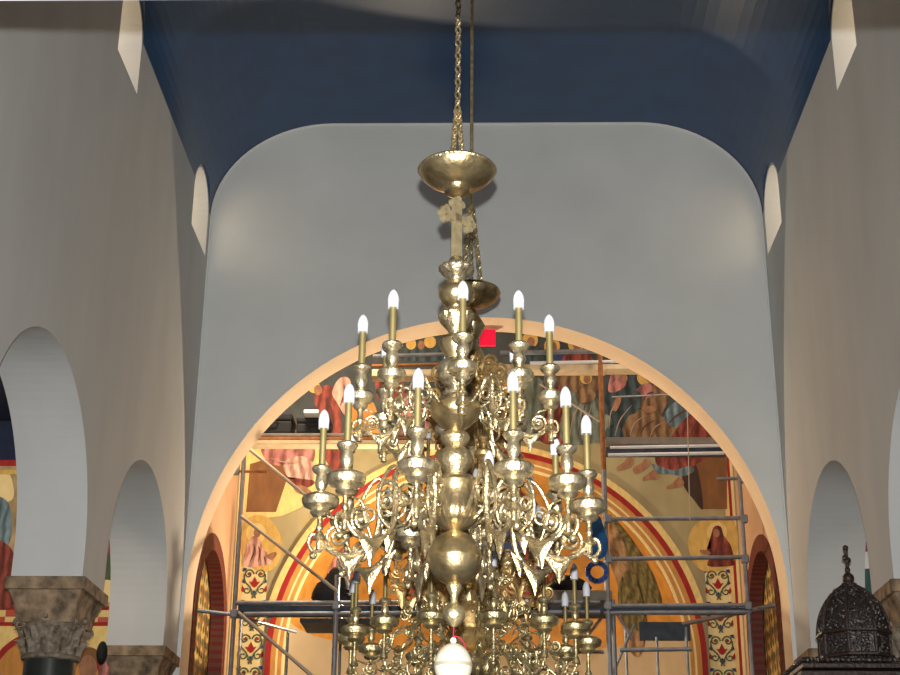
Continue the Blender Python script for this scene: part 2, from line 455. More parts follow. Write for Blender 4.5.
words = {0: 'at the far end against the big chancel arch wall', 1: 'between the two arches', 2: 'before the nearer arch'}
for s, nm in ((-1, 'left'), (1, 'right')):
    for i, (a, b) in enumerate(PIERS[:3]):
        column(s*(W+WT/2), (a+b)/2, (b-a)/2, 'dark stone column with brown marble impost and carved capital on the %s, %s' % (nm, words[i]))

# ------------------------------------------------------------------ murals
def poly_on(name, px, m, parent, Y, lift, n=5, smooth=True, rough=0):
    pts = catmull([(x, y, 0) for x, y in px], n, True) if smooth else [Vector((x, y, 0)) for x, y in px]
    bm = bmesh.new()
    P = [at(p.x, p.y, Y-lift) for p in pts]
    plate(bm, P, (0, .002, 0))
    bmesh.ops.triangulate(bm, faces=[f for f in bm.faces if len(f.verts) > 4])
    return build(name, bm, m, parent)
def circ(x, y, rx, ry=None, n=20): return [(x+rx*math.cos(2*PI*i/n), y+(ry or rx)*math.sin(2*PI*i/n)) for i in range(n)]
def folds(px_lines, m, parent, Y, lift, w=.012, name='fold'):
    bm = bmesh.new()
    for ln in px_lines:
        P = catmull([at(x, y, Y-lift) for x, y in ln], 5)
        N = len(P); tube(bm, P, [w*(.35+math.sin(PI*i/(N-1))) for i in range(N)], 5, .15)
    return build(name, bm, m, parent)

fold_d = paint('fold shade line', (84,54,46), .2)
fold_l = paint('fold pale line', (158,134,112), .2)
MI = [0]
def mural(name, label):
    MI[0] += 1; return empty(name, (0,0,0), label, 'mural')
def lift(i): return .006 + MI[0]*.0006 + i*.0008

# right: seated figures
t = mural('mural', 'dark mural of a crowd of seated robed figures under the right of the chancel arch')
t.location = (0,0,0)
L = .002
poly_on('background', [(470,325),(735,325),(735,441),(470,441)], darkt, t, YB, .003+MI[0]*.0004, smooth=False)
F = [('robe',[(545,400),(560,385),(575,392),(580,415),(576,441),(540,441)],redr),
     ('robe',[(556,376),(572,362),(594,366),(600,385),(588,395),(566,392)],brownr),
     ('robe',[(566,400),(580,390),(596,396),(604,420),(600,441),(562,441)],sage),
     ('robe',[(606,388),(622,380),(640,384),(646,402),(640,424),(625,441),(606,441)],teal),
     ('robe',[(612,372),(620,366),(627,374),(625,386),(615,392),(608,390)],pink),
     ('robe',[(628,352),(640,356),(642,372),(636,384),(626,382),(625,366)],teal),
     ('halo',circ(644,377,7,8),gold),
     ('head',circ(651,378,4.5,5.5),flesh),
     ('robe',[(635,392),(645,383),(656,388),(658,398),(648,404),(640,408),(632,402)],pink),
     ('robe',[(640,402),(655,397),(664,405),(660,416),(648,418)],brownr),
     ('robe',[(653,386),(664,384),(668,398),(662,412),(656,408)],brownr),
     ('robe',[(624,424),(634,412),(650,408),(662,416),(655,428),(640,441),(622,441)],brownr),
     ('robe',[(644,430),(655,420),(672,416),(682,426),(680,441),(642,441)],brownr),
     ('robe',[(664,416),(672,404),(684,400),(692,408),(690,420),(680,428),(668,424)],bluep),
     ('robe',[(676,430),(690,414),(702,410),(714,426),(716,441),(674,441)],redr),
     ('halo',circ(552,346,8,8),gold), ('head',circ(553,347,4,5),flesh), ('robe',[(540,356),(548,350),(558,351),(566,360),(566,372),(538,372)],bluep2),
     ('halo',circ(576,344,8,8),gold), ('head',circ(577,346,4,5),flesh), ('robe',[(564,356),(572,350),(583,350),(592,358),(594,368),(562,368)],redr),
     ('halo',circ(530,340,8,8),gold), ('head',circ(531,342,4,5),flesh), ('robe',[(514,352),(524,346),(538,347),(546,356),(544,370),(512,370)],teal),
     ('robe',[(520,384),(534,376),(544,384),(546,408),(538,430),(518,432)],sage), ('robe',[(498,390),(510,380),(522,388),(522,420),(512,436),(496,434)],orange),
     ('halo',circ(586,378,6,6),gold), ('head',circ(587,379,3.5,4.5),flesh), ('head',circ(624,378,3.5,4.5),flesh), ('head',circ(664,390,3.5,4.5),flesh),
     ('sleeve',[(576,392),(586,388),(596,394),(590,402),(580,402)],brownr), ('knee',[(596,420),(604,414),(612,420),(612,441),(596,441)],sage),
     ('sleeve',[(628,396),(636,390),(642,398),(636,412),(628,412)],teal), ('knee',[(606,430),(614,424),(622,430),(622,441),(606,441)],teal),
     ('hand',[(612,408),(616,398),(621,397),(620,404),(616,411)],flesh),
     ('hand',[(642,408),(652,406),(656,410),(648,413)],flesh)]
for i, (nm, p, m) in enumerate(F): poly_on(nm, p, m, t, YB, lift(i))
folds([[(615,436),(620,420),(632,405)],[(609,430),(611,412),(618,402)],[(570,436),(573,418),(580,404)],[(584,436),(588,418),(592,404)],[(630,436),(634,424),(644,416)],[(650,438),(654,428),(664,422)],[(612,386),(618,378),(622,370)]], fold_l, t, YB, lift(36), .006)
folds([[(578,436),(582,418),(586,402)],[(640,436),(645,426),(655,420)],[(668,424),(676,416),(686,410)],[(690,436),(696,424),(702,418)],[(550,436),(556,418),(562,398)],[(642,402),(648,394),(654,392)]], fold_d, t, YB, lift(36), .008)
# right below the deck: hem, feet and block
t = mural('mural', 'mural of red robe hem, bare feet and brown seat block below the right scaffold deck')
F = [('seat_block',[(688,458),(727,450),(727,509),(702,509),(696,500),(690,478)],brownb,0),
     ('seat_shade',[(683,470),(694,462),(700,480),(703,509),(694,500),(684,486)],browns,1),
     ('robe',[(655,457),(662,444),(700,444),(712,454),(700,462),(690,468),(676,472),(660,468)],redr,1),
     ('hem',[(652,464),(662,467),(674,470),(690,466),(694,471),(684,476),(672,474),(658,473)],bluep,1),
     ('foot',[(617,467),(624,462),(628,456),(633,459),(632,466),(625,469),(618,471)],flesh,1),
     ('foot',[(633,468),(641,463),(645,459),(650,462),(648,467),(641,472),(635,474)],flesh,1),
     ('foot',[(643,478),(650,472),(654,470),(658,475),(658,479),(650,479),(644,481)],flesh,1),
     ('foot',[(667,486),(675,482),(679,477),(684,482),(682,486),(674,488),(668,489)],flesh,1)]
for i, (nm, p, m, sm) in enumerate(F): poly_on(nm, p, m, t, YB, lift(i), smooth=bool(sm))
folds([[(664,462),(668,452),(672,446)],[(676,466),(680,456),(684,448)],[(690,462),(694,454)]], fold_d, t, YB, lift(36), .008)
# left above and below the deck
t = mural('mural', 'mural of red and orange robed figures under the left of the chancel arch')
poly_on('background', [(236,325),(469,325),(469,441),(236,441)], darkt, t, YB, .003+MI[0]*.0004, smooth=False)
F = [('robe',[(314,400),(320,388),(331,386),(338,404),(342,425),(338,441),(318,441),(320,418)],redr),
     ('halo',circ(314,387,6,6),gold),
     ('head',circ(318,390,4,5),flesh),
     ('robe',[(332,392),(340,378),(350,380),(352,402),(346,416),(338,404)],pinkl),
     ('robe',[(350,410),(356,396),(370,398),(378,416),(378,441),(350,441)],orange),
     ('robe',[(375,380),(392,372),(404,384),(402,410),(384,414)],redr),
     ('robe',[(404,350),(412,342),(424,346),(440,350),(440,360),(404,360)],teal),
     ('halo',circ(411,344,5,5.5),gold), ('halo',circ(430,342,6,6),gold), ('head',circ(421,345,3.5,4.5),flesh),
     ('robe',[(398,402),(410,392),(424,398),(430,420),(424,438),(400,438)],pink)]
for i, (nm, p, m) in enumerate(F): poly_on(nm, p, m, t, YB, lift(i))
folds([[(322,432),(326,412),(326,396)],[(332,434),(332,414),(328,398)],[(360,434),(362,416),(360,404)],[(340,406),(344,394),(344,384)]], fold_d, t, YB, lift(36), .008)
t = mural('mural', 'mural of a pink draped seated figure and ochre block below the left scaffold deck')
F = [('gold_ground',[(246,444),(332,444),(326,484),(300,508),(282,516),(246,520)],goldp,0),
     ('seat_block',[(250,464),(283,454),(290,470),(276,512),(246,512)],brownb,0),
     ('robe',[(262,446),(285,444),(312,446),(314,460),(304,466),(280,466),(266,460)],pink,1),
     ('robe',[(284,462),(300,456),(312,462),(314,476),(310,484),(296,482),(286,474)],pinkl,1),
     ('hem',[(284,476),(296,482),(312,480),(314,484),(304,488),(288,482)],redr,1),
     ('foot',[(294,486),(304,486),(312,492),(316,498),(306,496),(296,492)],flesh,1),
     ('robe',[(322,446),(348,444),(352,460),(346,474),(332,470)],redr,1)]
for i, (nm, p, m, sm) in enumerate(F): poly_on(nm, p, m, t, YB, lift(i), smooth=bool(sm))
folds([[(270,458),(285,462),(302,460)],[(292,478),(292,468),(290,460)],[(302,480),(304,470),(300,462)],[(308,478),(310,468)]], fold_l, t, YB, lift(36), .006)
# ornamental strips and busts
def strip(s, side):
    t = empty('mural_strip', (0,0,0), 'cream wall strip with painted red and blue scrollwork on the %s of the apse' % side, 'mural')
    x0, x1, zt = 2.70, 3.0, at(720, 566, YB).z
    def rect(nm, xa, xb, za, zb, m, l):
        bm = bmesh.new(); box(bm, (min(s*xa, s*xb), YB-l-.002, za), (max(s*xa, s*xb), YB-l, zb)); return build(nm, bm, m, t)
    rect('ground', x0, x1, FLOOR, zt, creamp, L)
    rect('border', x1, x1+.05, FLOOR, 6.0, goldp, L*.7)
    rect('border', x1+.05, x1+.085, FLOOR, 6.0, redp, L*.8)
    rect('border', x1+.085, x1+.12, FLOOR, 6.0, creamp, L*.9)
    cx = s*(x0+x1)/2; P = .40; g, r, b = bmesh.new(), bmesh.new(), bmesh.new()
    Y = YB-.008
    z = zt-.02
    while z > .6:
        for e in (-1, 1):
            sp = [(cx+e*(.075+ (.062-.0025*i)*math.cos(a)), Y, z-.1+(.062-.0025*i)*math.sin(a)) for i, a in enumerate([PI*1.0+ -i*.42 for i in range(20)])]
            tube(g, sp, .010, 5, .3)
            tube(g, catmull([(cx+e*.13, Y, z-.1), (cx+e*.12, Y, z-.19), (cx+e*.05, Y, z-.27), (cx+e*.012, Y, z-.36), (cx+e*.02, Y, z-.4)], 5), .010, 5, .3)
            sp = [(cx+e*(.09+(.045-.002*i)*math.cos(a)), Y, z-.3+(.045-.002*i)*math.sin(a)) for i, a in enumerate([PI*.9+i*.42 for i in range(16)])]
            tube(g, sp, .009, 5, .3)
            plate(r, [(cx+e*.07, Y, z-.12), (cx+e*.1, Y, z-.1), (cx+e*.075, Y, z-.075), (cx+e*.055, Y, z-.1)], (0,.004,0))
            plate(r, [(cx+e*.15, Y, z-.24), (cx+e*.11, Y, z-.3), (cx+e*.14, Y, z-.33), (cx+e*.16, Y, z-.3)], (0,.004,0))
            plate(b, [(cx+e*.15, Y, z-.02), (cx+e*.1, Y, z-.03), (cx+e*.12, Y, z-.06), (cx+e*.16, Y, z-.07)], (0,.004,0))
            plate(b, [(cx+e*.14, Y, z-.16), (cx+e*.155, Y, z-.2), (cx+e*.12, Y, z-.22), (cx+e*.11, Y, z-.18)], (0,.004,0))
        plate(r, [(cx, Y, z-.13), (cx+.035, Y, z-.2), (cx+.07, Y, z-.19), (cx+.03, Y, z-.25), (cx, Y, z-.27), (cx-.03, Y, z-.25), (cx-.07, Y, z-.19), (cx-.035, Y, z-.2)], (0,.004,0))
        plate(b, [(cx, Y, z-.3), (cx+.04, Y, z-.345), (cx, Y, z-.38), (cx-.04, Y, z-.345)], (0,.004,0))
        z -= P
    build('scroll_pattern', g, greens, t); build('palmette_pattern', r, redp, t); build('leaf_pattern', b, bluep2, t)
strip(-1, 'left'); strip(1, 'right')
t = mural('mural', 'small mural of a haloed person in a red hooded mantle above the right scroll strip')
F = [('gold_ground',[(688,545),(694,526),(712,517),(732,518),(738,542),(732,564),(712,572),(696,566)],gold),
     ('halo',circ(717,532,10),goldp), ('mantle',[(712,532),(715,526),(721,527),(724,536),(731,546),(734,562),(730,566),(708,566),(710,556),(704,552),(712,546)],redr),
     ('head',circ(716.5,533,3.2,4.2),flesh), ('hand',[(700,550),(706,550),(711,553),(707,555),(701,553)],flesh)]
for i, (nm, p, m) in enumerate(F): poly_on(nm, p, m, t, YB, lift(i))
folds([[(716,562),(722,552),(726,544)],[(711,562),(715,554),(718,546)],[(724,564),(728,556),(728,550)]], fold_d, t, YB, lift(36), .007)
t = mural('mural', 'small mural of a haloed person in pale pink above the left scroll strip')
F = [('gold_ground',[(246,562),(241,540),(246,521),(258,515),(273,522),(283,545),(276,566),(262,572)],gold),
     ('halo',circ(256,533,10),goldp), ('mantle',[(249,540),(254,536),(260,540),(264,550),(272,556),(272,562),(262,566),(244,566),(245,552)],pinkl),
     ('head',circ(257,533,3.4,4.4),flesh), ('hand',[(266,556),(274,552),(277,554),(272,560)],flesh)]
for i, (nm, p, m) in enumerate(F): poly_on(nm, p, m, t, YB, lift(i))
folds([[(250,562),(254,552),(254,544)],[(258,562),(260,552),(258,546)],[(266,563),(264,556)]], fold_d, t, YB, lift(36), .007)

# figures in the conch, painted on the curved gold
def on_conch(px, py, lift):
    d = ray(px, py).normalized(); c = Vector((0, YB+.02, AC)); rr = ARR-lift
    b = d.dot(c); q = b*b - (c.dot(c)-rr*rr)
    return d*(b+math.sqrt(max(q, 0)))
def conch_poly(name, px, m, parent, lift):
    pts = catmull([(x, y, 0) for x, y in px], 5, True)
    bm = bmesh.new(); vs = [bm.verts.new(on_conch(p.x, p.y, lift)) for p in pts]
    cx = sum(p.x for p in pts)/len(pts); cy = sum(p.y for p in pts)/len(pts)
    inn = [bm.verts.new(on_conch(cx+(p.x-cx)*.5, cy+(p.y-cy)*.5, lift)) for p in pts]
    cv = bm.verts.new(on_conch(cx, cy, lift)); n = len(vs)
    for i in range(n):
        j = (i+1) % n; bm.faces.new((vs[i], vs[j], inn[j], inn[i])); bm.faces.new((inn[i], inn[j], cv))
    return build(name, bm, m, parent)
t = mural('mural', 'mural of a dark green winged figure on the gold apse right of the chandeliers')
conch_poly('wing', [(612,520),(622,528),(640,552),(654,578),(662,606),(650,612),(634,590),(620,560)], greenp, t, .012)
conch_poly('robe', [(610,520),(620,535),(630,560),(640,590),(646,625),(640,655),(630,650),(624,615),(616,580),(610,560)], brownr, t, .02)
conch_poly('robe', [(618,590),(628,570),(640,590),(644,620),(634,632),(622,620)], greenp, t, .028)
t = mural('mural', 'mural of a rose robed kneeling figure on the gold apse left of the chandeliers')
conch_poly('robe', [(326,580),(336,556),(346,548),(352,570),(352,602),(330,604)], pink, t, .012)
conch_poly('robe', [(336,590),(342,570),(350,564),(358,590),(356,608),(338,608)], redr, t, .02)
t = mural('mural', 'mural of a large blue and red robed figure at the centre of the gold apse')
conch_poly('robe', [(430,500),(470,470),(520,490),(545,540),(550,610),(420,610),(415,550)], redr, t, .012)
conch_poly('robe', [(480,520),(510,505),(540,545),(545,608),(470,608)], bluep2, t, .02)
conch_poly('halo', circ(487,478,20,17), goldp, t, .022)

# aisle murals on the end walls
YA = 15.598
t = mural('mural', 'gold and red aisle mural with medallion arch seen behind the left columns')
poly_on('gold_ground', [(-40,626),(128,626),(128,700),(-40,700)], goldp, t, YA, L, smooth=False)
poly_on('figure_field', [(-40,466),(128,466),(128,606),(-40,606)], paint('aisle scene', (160,138,100), .4, 8), t, YA, L, smooth=False)
poly_on('border', [(-40,460),(128,460),(128,466),(-40,466)], redp, t, YA, L*2, smooth=False)
poly_on('border', [(-40,606),(128,606),(128,626),(-40,626)], redp, t, YA, L, smooth=False)
poly_on('frieze', [(-40,610),(128,610),(128,622),(-40,622)], frieze_m, t, YA, L*2, smooth=False)
poly_on('medallion_ring', circ(46,692,62), redp, t, YA, L*2)
poly_on('medallion', circ(46,692,56), orange, t, YA, L*3)
poly_on('hair', circ(88,656,12,9), brownb, t, YA, L*4)
poly_on('head', circ(88,668,9,13), flesh, t, YA, L*5)
poly_on('robe', [(98,700),(100,664),(108,660),(118,668),(122,700)], pink, t, YA, L*5)
for i, (p, m) in enumerate((([(-10,484),(4,470),(12,480),(12,500),(-10,500)],creamp),([(-10,500),(6,500),(12,520),(8,545),(-10,545)],bluep),([(-10,545),(8,545),(16,565),(14,604),(-10,604)],redr),
        ([(98,524),(108,522),(114,540),(112,556),(100,556)],redr),([(100,552),(108,552),(110,580),(102,582)],bluep2),([(106,560),(114,556),(116,584),(106,586)],greens),([(98,582),(114,582),(116,600),(98,600)],creamp),([(-10,470),(128,470),(128,474),(-10,474)],gold))):
    poly_on('robe', p, m, t, YA, L*(3+i*.5))
t = mural('mural', 'narrow strip of red, white and blue mural seen through the right far arch')
poly_on('field', [(846,470),(990,470),(990,700),(846,700)], paint('aisle field', (112,118,112), .3, 6), t, YA, L, smooth=False)
for i, (p, m) in enumerate((([(850,520),(880,516),(882,556),(852,556)],redr),([(864,516),(869,516),(870,540),(866,545)],bluep2),([(850,556),(882,552),(884,572),(850,574)],paper_m),([(850,573),(884,571),(884,600),(850,600)],paint('teal field', (58,92,90), .2, 8)))):
    poly_on('robe', p, m, t, YA, L*(3+i))
bm = bmesh.new(); p = at(102, 653, 14.1)
ball(bm, p, .075, 16, 10, (.7, .8, 1.5)); tag(build('wall_fitting', bm, black_m, smooth=True), 'black rounded fitting beside the far left capital', 'fitting')

# ------------------------------------------------------------------ scaffold
sc = empty('scaffold', (0, 16.8, FLOOR), 'steel tube scaffold with board decks in front of the apse', 'scaffold')
SY0, SY1 = 16.3, 17.3
bmi = lambda: bmesh.new()
def sub(name, bm, m, smooth=True):
    o = build(name, bm, m, sc, smooth); o.matrix_parent_inverse = Matrix.Translation((0, -16.8, -FLOOR)); return o
def stube(name, a, b, r=.024, m=steel_m):
    bm = bmesh.new(); tube(bm, [a, b], r, 10); return sub(name, bm, m)
def ptube(name, x0, y0, x1, y1, Y0=SY0, Y1=None, r=.024, m=steel_m):
    return stube(name, at(x0, y0, Y0), at(x1, y1, Y1 if Y1 else Y0), r, m)
def upright(px, py, Y, ytop, m=steel_m, r=.024, zb=FLOOR):
    p = at(px, py, Y); zt = at(px, ytop, Y).z
    stube('upright_tube', Vector((p.x, Y, zb)), Vector((p.x, Y, zt)), r, m); return p.x
u1 = upright(234, 614, SY0, 440); u2 = upright(336, 614, SY0, 575, r=.03); u3 = upright(608, 606, SY0, 470, r=.03); u4 = upright(748, 606, SY0, 450)
p = at(604, 470, SY0); stube('upright_tube', Vector((u3, SY0, p.z)), Vector((u3, SY0, at(604, 352, SY0).z)), .03, rust_m)
for px, py, yt in ((240,640,612),(287,650,630),(626,650,622),(657,650,637),(687,650,627),(340,650,560)): upright(px, py, SY1, yt, r=.018)
upright(614, 640, SY0+.2, 600, r=.026)
for a in ((604,519,742,518),(604,559,744,557),(620,650,692,649),(604,606,750,605),(604,613,751,612)): ptube('ledger_tube', *a)
ptube('ledger_tube', 612, 397, 682, 394, SY1, r=.012); ptube('ledger_tube', 233, 471, 267, 472, r=.016, m=rust_m); ptube('ledger_tube', 717, 479, 748, 478, r=.02)
ptube('ledger_tube', 193, 610, 236, 615, SY0-.1, SY0, .022); ptube('ledger_tube', 683, 624, 781, 604, SY1, SY0-.2, .026)
ptube('ledger_tube', 236, 603, 600, 602, r=.026); ptube('ledger_tube', 244, 614, 600, 612, r=.026)
ptube('ledger_tube', 236, 616, 296, 632, SY0, SY1, .02)
ptube('ledger_tube', 560, 652, 604, 652, SY1, r=.02)
for a in ((249,449,337,521),(241,516,338,592),(238,612,312,676)): ptube('brace_tube', *a, SY0-.05, SY0-.05, .02, mat('pale tube', (176,164,148), .5, .4))
ptube('brace_tube', 612, 604, 632, 640, SY1-.1, r=.018); ptube('brace_tube', 634, 624, 612, 675, SY1-.1, r=.018)
ptube('brace_tube', 556, 676, 606, 612, SY0, SY1, .018); ptube('brace_tube', 540, 384, 604, 424, SY1-.2, r=.014, m=mat('pale tube', (176,164,148), .5, .4))
def deck(x0, x1, ytop, ybot, Y0, Y1, m, name='platform_deck', thick=.05):
    a = at(x0, ytop, Y0); b = at(x1, ytop, Y0); z1 = a.z; z0 = at(x0, ybot, Y0).z
    bm = bmesh.new(); box(bm, (a.x, Y0, z0), (b.x, Y1, z1), .006); return sub(name, bm, m, False)
# upper deck and its tubes
deck(372, 452, 369, 376, SY0+.1, SY0+.3, deckp_m); deck(452, 606, 364, 370, SY0+.1, SY0+.3, deckp_m); deck(606, 646, 364, 369, SY0+.1, SY0+.3, deckp_m)
ptube('ledger_tube', 373, 356, 447, 354, r=.022); ptube('ledger_tube', 372, 366, 447, 364, r=.02, m=rust_m)
ptube('ledger_tube', 500, 353, 606, 351, r=.03); ptube('ledger_tube', 530, 363, 640, 361, r=.02, m=alu_m)
# right middle deck with bright aluminium edges
deck(606, 726, 437, 444, SY0, SY0+.3, deck_m); deck(606, 728, 447, 451, SY0+.05, SY0+.3, deckd_m)
ptube('deck_edge', 610, 447.5, 726, 445.5, SY0-.03, r=.018, m=alu_m); ptube('deck_edge', 608, 455, 724, 453, SY0-.03, r=.02, m=alu_m)
# left middle deck
deck(252, 470, 433, 436, SY0, SY0+.45, deck_m); deck(252, 470, 436.5, 440, SY0, SY0+.25, rust_m); deck(250, 470, 440, 444, SY0, SY0+.2, deckp_m)
# lower deck
deck(238, 608, 605, 611, SY0+.03, SY0+.4, deckd_m); deck(300, 372, 618, 622, SY0+.3, SY1, deckd_m); deck(545, 612, 590, 600, SY0+.1, SY1, deck_m)
deck(606, 748, 607, 611, SY0+.03, SY0+.25, deckd_m)
bm = bmesh.new(); box(bm, at(640,640,SY1), at(690,622,SY1)+Vector((0,.05,0))); sub('toe_board', bm, deckd_m, False)
for px, py in ((234,614),(336,606),(608,606),(608,519),(608,559),(748,606),(744,519),(745,559),(236,471),(741,479)):
    bm = bmesh.new(); c = at(px, py, SY0); box(bm, c-Vector((.04,.045,.045)), c+Vector((.04,.045,.045)), .012); sub('coupler', bm, steel_m, False)
ptube('tie_wire', 687, 398, 690, 520, SY0-.06, r=.006, m=mat('pale tube', (176,164,148), .5, .4))

# things left on the scaffold
def case(x0, y0, x1, y1, Y, dpt, label, m=black_m):
    a = at(x0, y1, Y); b = at(x1, y0, Y); zb = a.z
    t = empty('tool_case', ((a.x+b.x)/2, Y+dpt/2, zb), label, 'case', 'cases on the scaffold deck'); w, h = (b.x-a.x)/2, b.z-a.z
    bm = bmesh.new(); box(bm, (-w,-dpt/2,0), (w,dpt/2,h*.62), .02); build('body', bm, m, t)
    bm = bmesh.new(); box(bm, (-w-.005,-dpt/2-.005,h*.64), (w+.005,dpt/2+.005,h), .02); build('lid', bm, m, t)
    bm = bmesh.new(); tube(bm, catmull([(-.07,-dpt/2-.005,h*.5),(-.06,-dpt/2-.04,h*.5),(.06,-dpt/2-.04,h*.5),(.07,-dpt/2-.005,h*.5)], 4), .01, 6); build('handle', bm, m, t)
    return t
case(252, 413, 292, 433, SY0+.25, .4, 'larger black case on the left middle scaffold deck')
case(296, 417, 330, 433, SY0+.25, .35, 'smaller dark case on the left middle deck beside white paper')
bm = bmesh.new(); p = at(312, 416, SY0+.2); box(bm, p-Vector((.09,.1,0)), p+Vector((.09,.1,.05)), .01); tag(build('paper_stack', bm, paper_m), 'white paper stack on top of the smaller dark case', 'paper')
def lump(name, pts, Y, dpt, m, label, cat):
    bm = bmesh.new(); P = catmull([(x, y, 0) for x, y in pts], 4, True)
    cx = sum(p.x for p in P)/len(P); cy = sum(p.y for p in P)/len(P)
    lay = []
    for k, (sc_, dy) in enumerate(((.55,-1),(.86,-.75),(1,-.3),(1,.3),(.86,.75),(.55,1))):
        lay.append([bm.verts.new(at(cx+(p.x-cx)*sc_, cy+(p.y-cy)*sc_, Y)+Vector((0, dy*dpt+random.uniform(-.01,.01), 0))) for p in P])
    for a, b in zip(lay, lay[1:]):
        for i in range(len(P)): bm.faces.new((a[i], a[(i+1)%len(P)], b[(i+1)%len(P)], b[i]))
    bm.faces.new(lay[0]); bm.faces.new(lay[-1][::-1])
    o = build(name, bm, m, None, True)
    return tag(o, label, cat)
lump('bag', [(314,602),(316,586),(324,580),(334,568),(344,574),(352,590),(352,602)], SY0+.5, .12, black_m, 'black bag on the left lower scaffold deck', 'bag')
lump('bag', [(548,590),(552,582),(566,576),(582,580),(590,590)], SY0+.5, .12, black_m, 'low black bag on the lower deck left of the blue coil', 'bag')
lump('cloth', [(592,517),(599,516),(604,528),(608,544),(605,556),(594,560),(584,554),(586,540)], SY0-.08, .04, bluec_m, 'blue cloth hung on the rusty upright at the right of the chandelier', 'cloth')
bm = bmesh.new(); c = at(597, 572, SY0-.08)
for k in range(4):
    rr = .085+.012*k
    tube(bm, [c+Vector((rr*math.cos(2*PI*i/28), .012*math.sin(3*i+k), rr*math.sin(2*PI*i/28))) for i in range(28)], .013, 6, 1, True)
tag(build('coil', bm, bluer_m, None, True), 'round blue coil hung below the blue cloth', 'coil')
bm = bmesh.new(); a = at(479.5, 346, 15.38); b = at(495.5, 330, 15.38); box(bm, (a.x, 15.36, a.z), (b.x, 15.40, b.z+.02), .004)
tag(build('red_sign', bm, red_m), 'small bright red square panel hanging under the crown of the chancel arch', 'sign')

# ------------------------------------------------------------------ chandeliers
def spiral(cx, cz, r0, r1, a0, turns, n=26):
    return [(cx+(r0+(r1-r0)*i/n)*math.cos(a0+2*PI*turns*i/n), cz+(r0+(r1-r0)*i/n)*math.sin(a0+2*PI*turns*i/n)) for i in range(n+1)]
def v3(p): return [(x, 0, z) for x, z in p]
class Arm:
    """one candle arm: pixel-like units u (radius from the axis, drop below the bulb centre), s metres per unit"""
    def __init__(a, Rr, s, bw=5.6, bh=19, sh=39, sw=3.4, ch=24, pw=18.5, ph=14, under=1.0, kz=1.06):
        a.R, a.s, a.kz = Rr, s, kz
        q = lambda pr: [(r*s, -z*s*kz) for r, z in pr][::-1]
        h = bh/2; c = (Rr*s, 0, 0); a.h = h
        bm = bmesh.new(); n = 9
        lathe(bm, q([(bw*(max(.02, 1-(1-min(1, u/.62))**2.1)**.62)*(1 if u < .8 else .95), -h+bh*u) for u in (0,.02,.06,.12,.2,.32,.45,.62,.8,1)]), 14, c); a.bulb = bm
        bm = bmesh.new(); lathe(bm, q([(sw, h-1), (sw, h+sh)]), 14, c); a.sleeve = bm
        z = h+sh; bm = bmesh.new()
        lathe(bm, q([(sw*1.1, z-3),(sw*2.6, z-2),(sw*3.0, z),(sw*2.6, z+ch*.12),(sw*1.5, z+ch*.25),(sw*1.7, z+ch*.45),(sw*1.9, z+ch*.6),(sw*1.4, z+ch*.8),(sw*.9, z+ch*.9),(sw*1.2, z+ch)]), 16, c); a.cup = bm
        z += ch; bm = bmesh.new()
        lathe(bm, q([(pw*.12, z-1),(pw*.55, z),(pw*.9, z+ph*.2),(pw, z+ph*.35),(pw*.99, z+ph*.6),(pw*.9, z+ph*.85),(pw*.6, z+ph*1.0),(pw*.5, z+ph*1.08),(pw*.54, z+ph*1.3),(pw*.4, z+ph*1.5),(pw*.16, z+ph*1.6)]), 22, c); a.pan = bm
        z += ph*1.6; a.z = z
        bm = bmesh.new()
        lathe(bm, q([(sw*.9, z-1),(sw*.7, z+6),(sw*1.1, z+10),(sw*.7, z+13),(sw*1.9, z+19),(sw*2, z+20.5),(sw*.8, z+22),(sw*.9, z+30*under)]), 12, c)
        a.arm = bm
    def P(a, pts): return [(r*a.s, 0, -z*a.s*a.kz) for r, z in pts]
    def stroke(a, pts, w, flat=1.0, n=5, taper=True, segs=7):
        p = catmull(a.P(pts), n) if n else [Vector(x) for x in a.P(pts)]
        N = len(p); r = [w*.68*a.s*((.45+.75*math.sin(PI*(.12+.8*i/(N-1)))) if taper else 1) for i in range(N)]
        tube(a.arm, p, r, segs, flat)
    def spir(a, cx, cz, r0, r1, a0, turns, w, flat=1.0): a.stroke(spiral(cx, cz, r0, r1, a0, turns), w, flat, 0)
    def bead(a, r, z, d): ball(a.arm, a.P([(r, z)])[0], d*a.s, 8, 6)
    def leaf(a, pts, th):
        P = [Vector(p) for p in catmull(a.P(pts), 3, True)]
        c = sum(P, Vector())/len(P); rim = [a.arm.verts.new(p) for p in P]; n = len(P)
        for e in (-1, 1):
            mid = [a.arm.verts.new(c+(p-c)*.55+Vector((0, e*th*1.5*a.s, 0))) for p in P]; top = a.arm.verts.new(c+Vector((0, e*th*1.9*a.s, 0)))
            for i in range(n):
                j = (i+1) % n; a.arm.faces.new((rim[i], rim[j], mid[j], mid[i])); a.arm.faces.new((mid[i], mid[j], top))

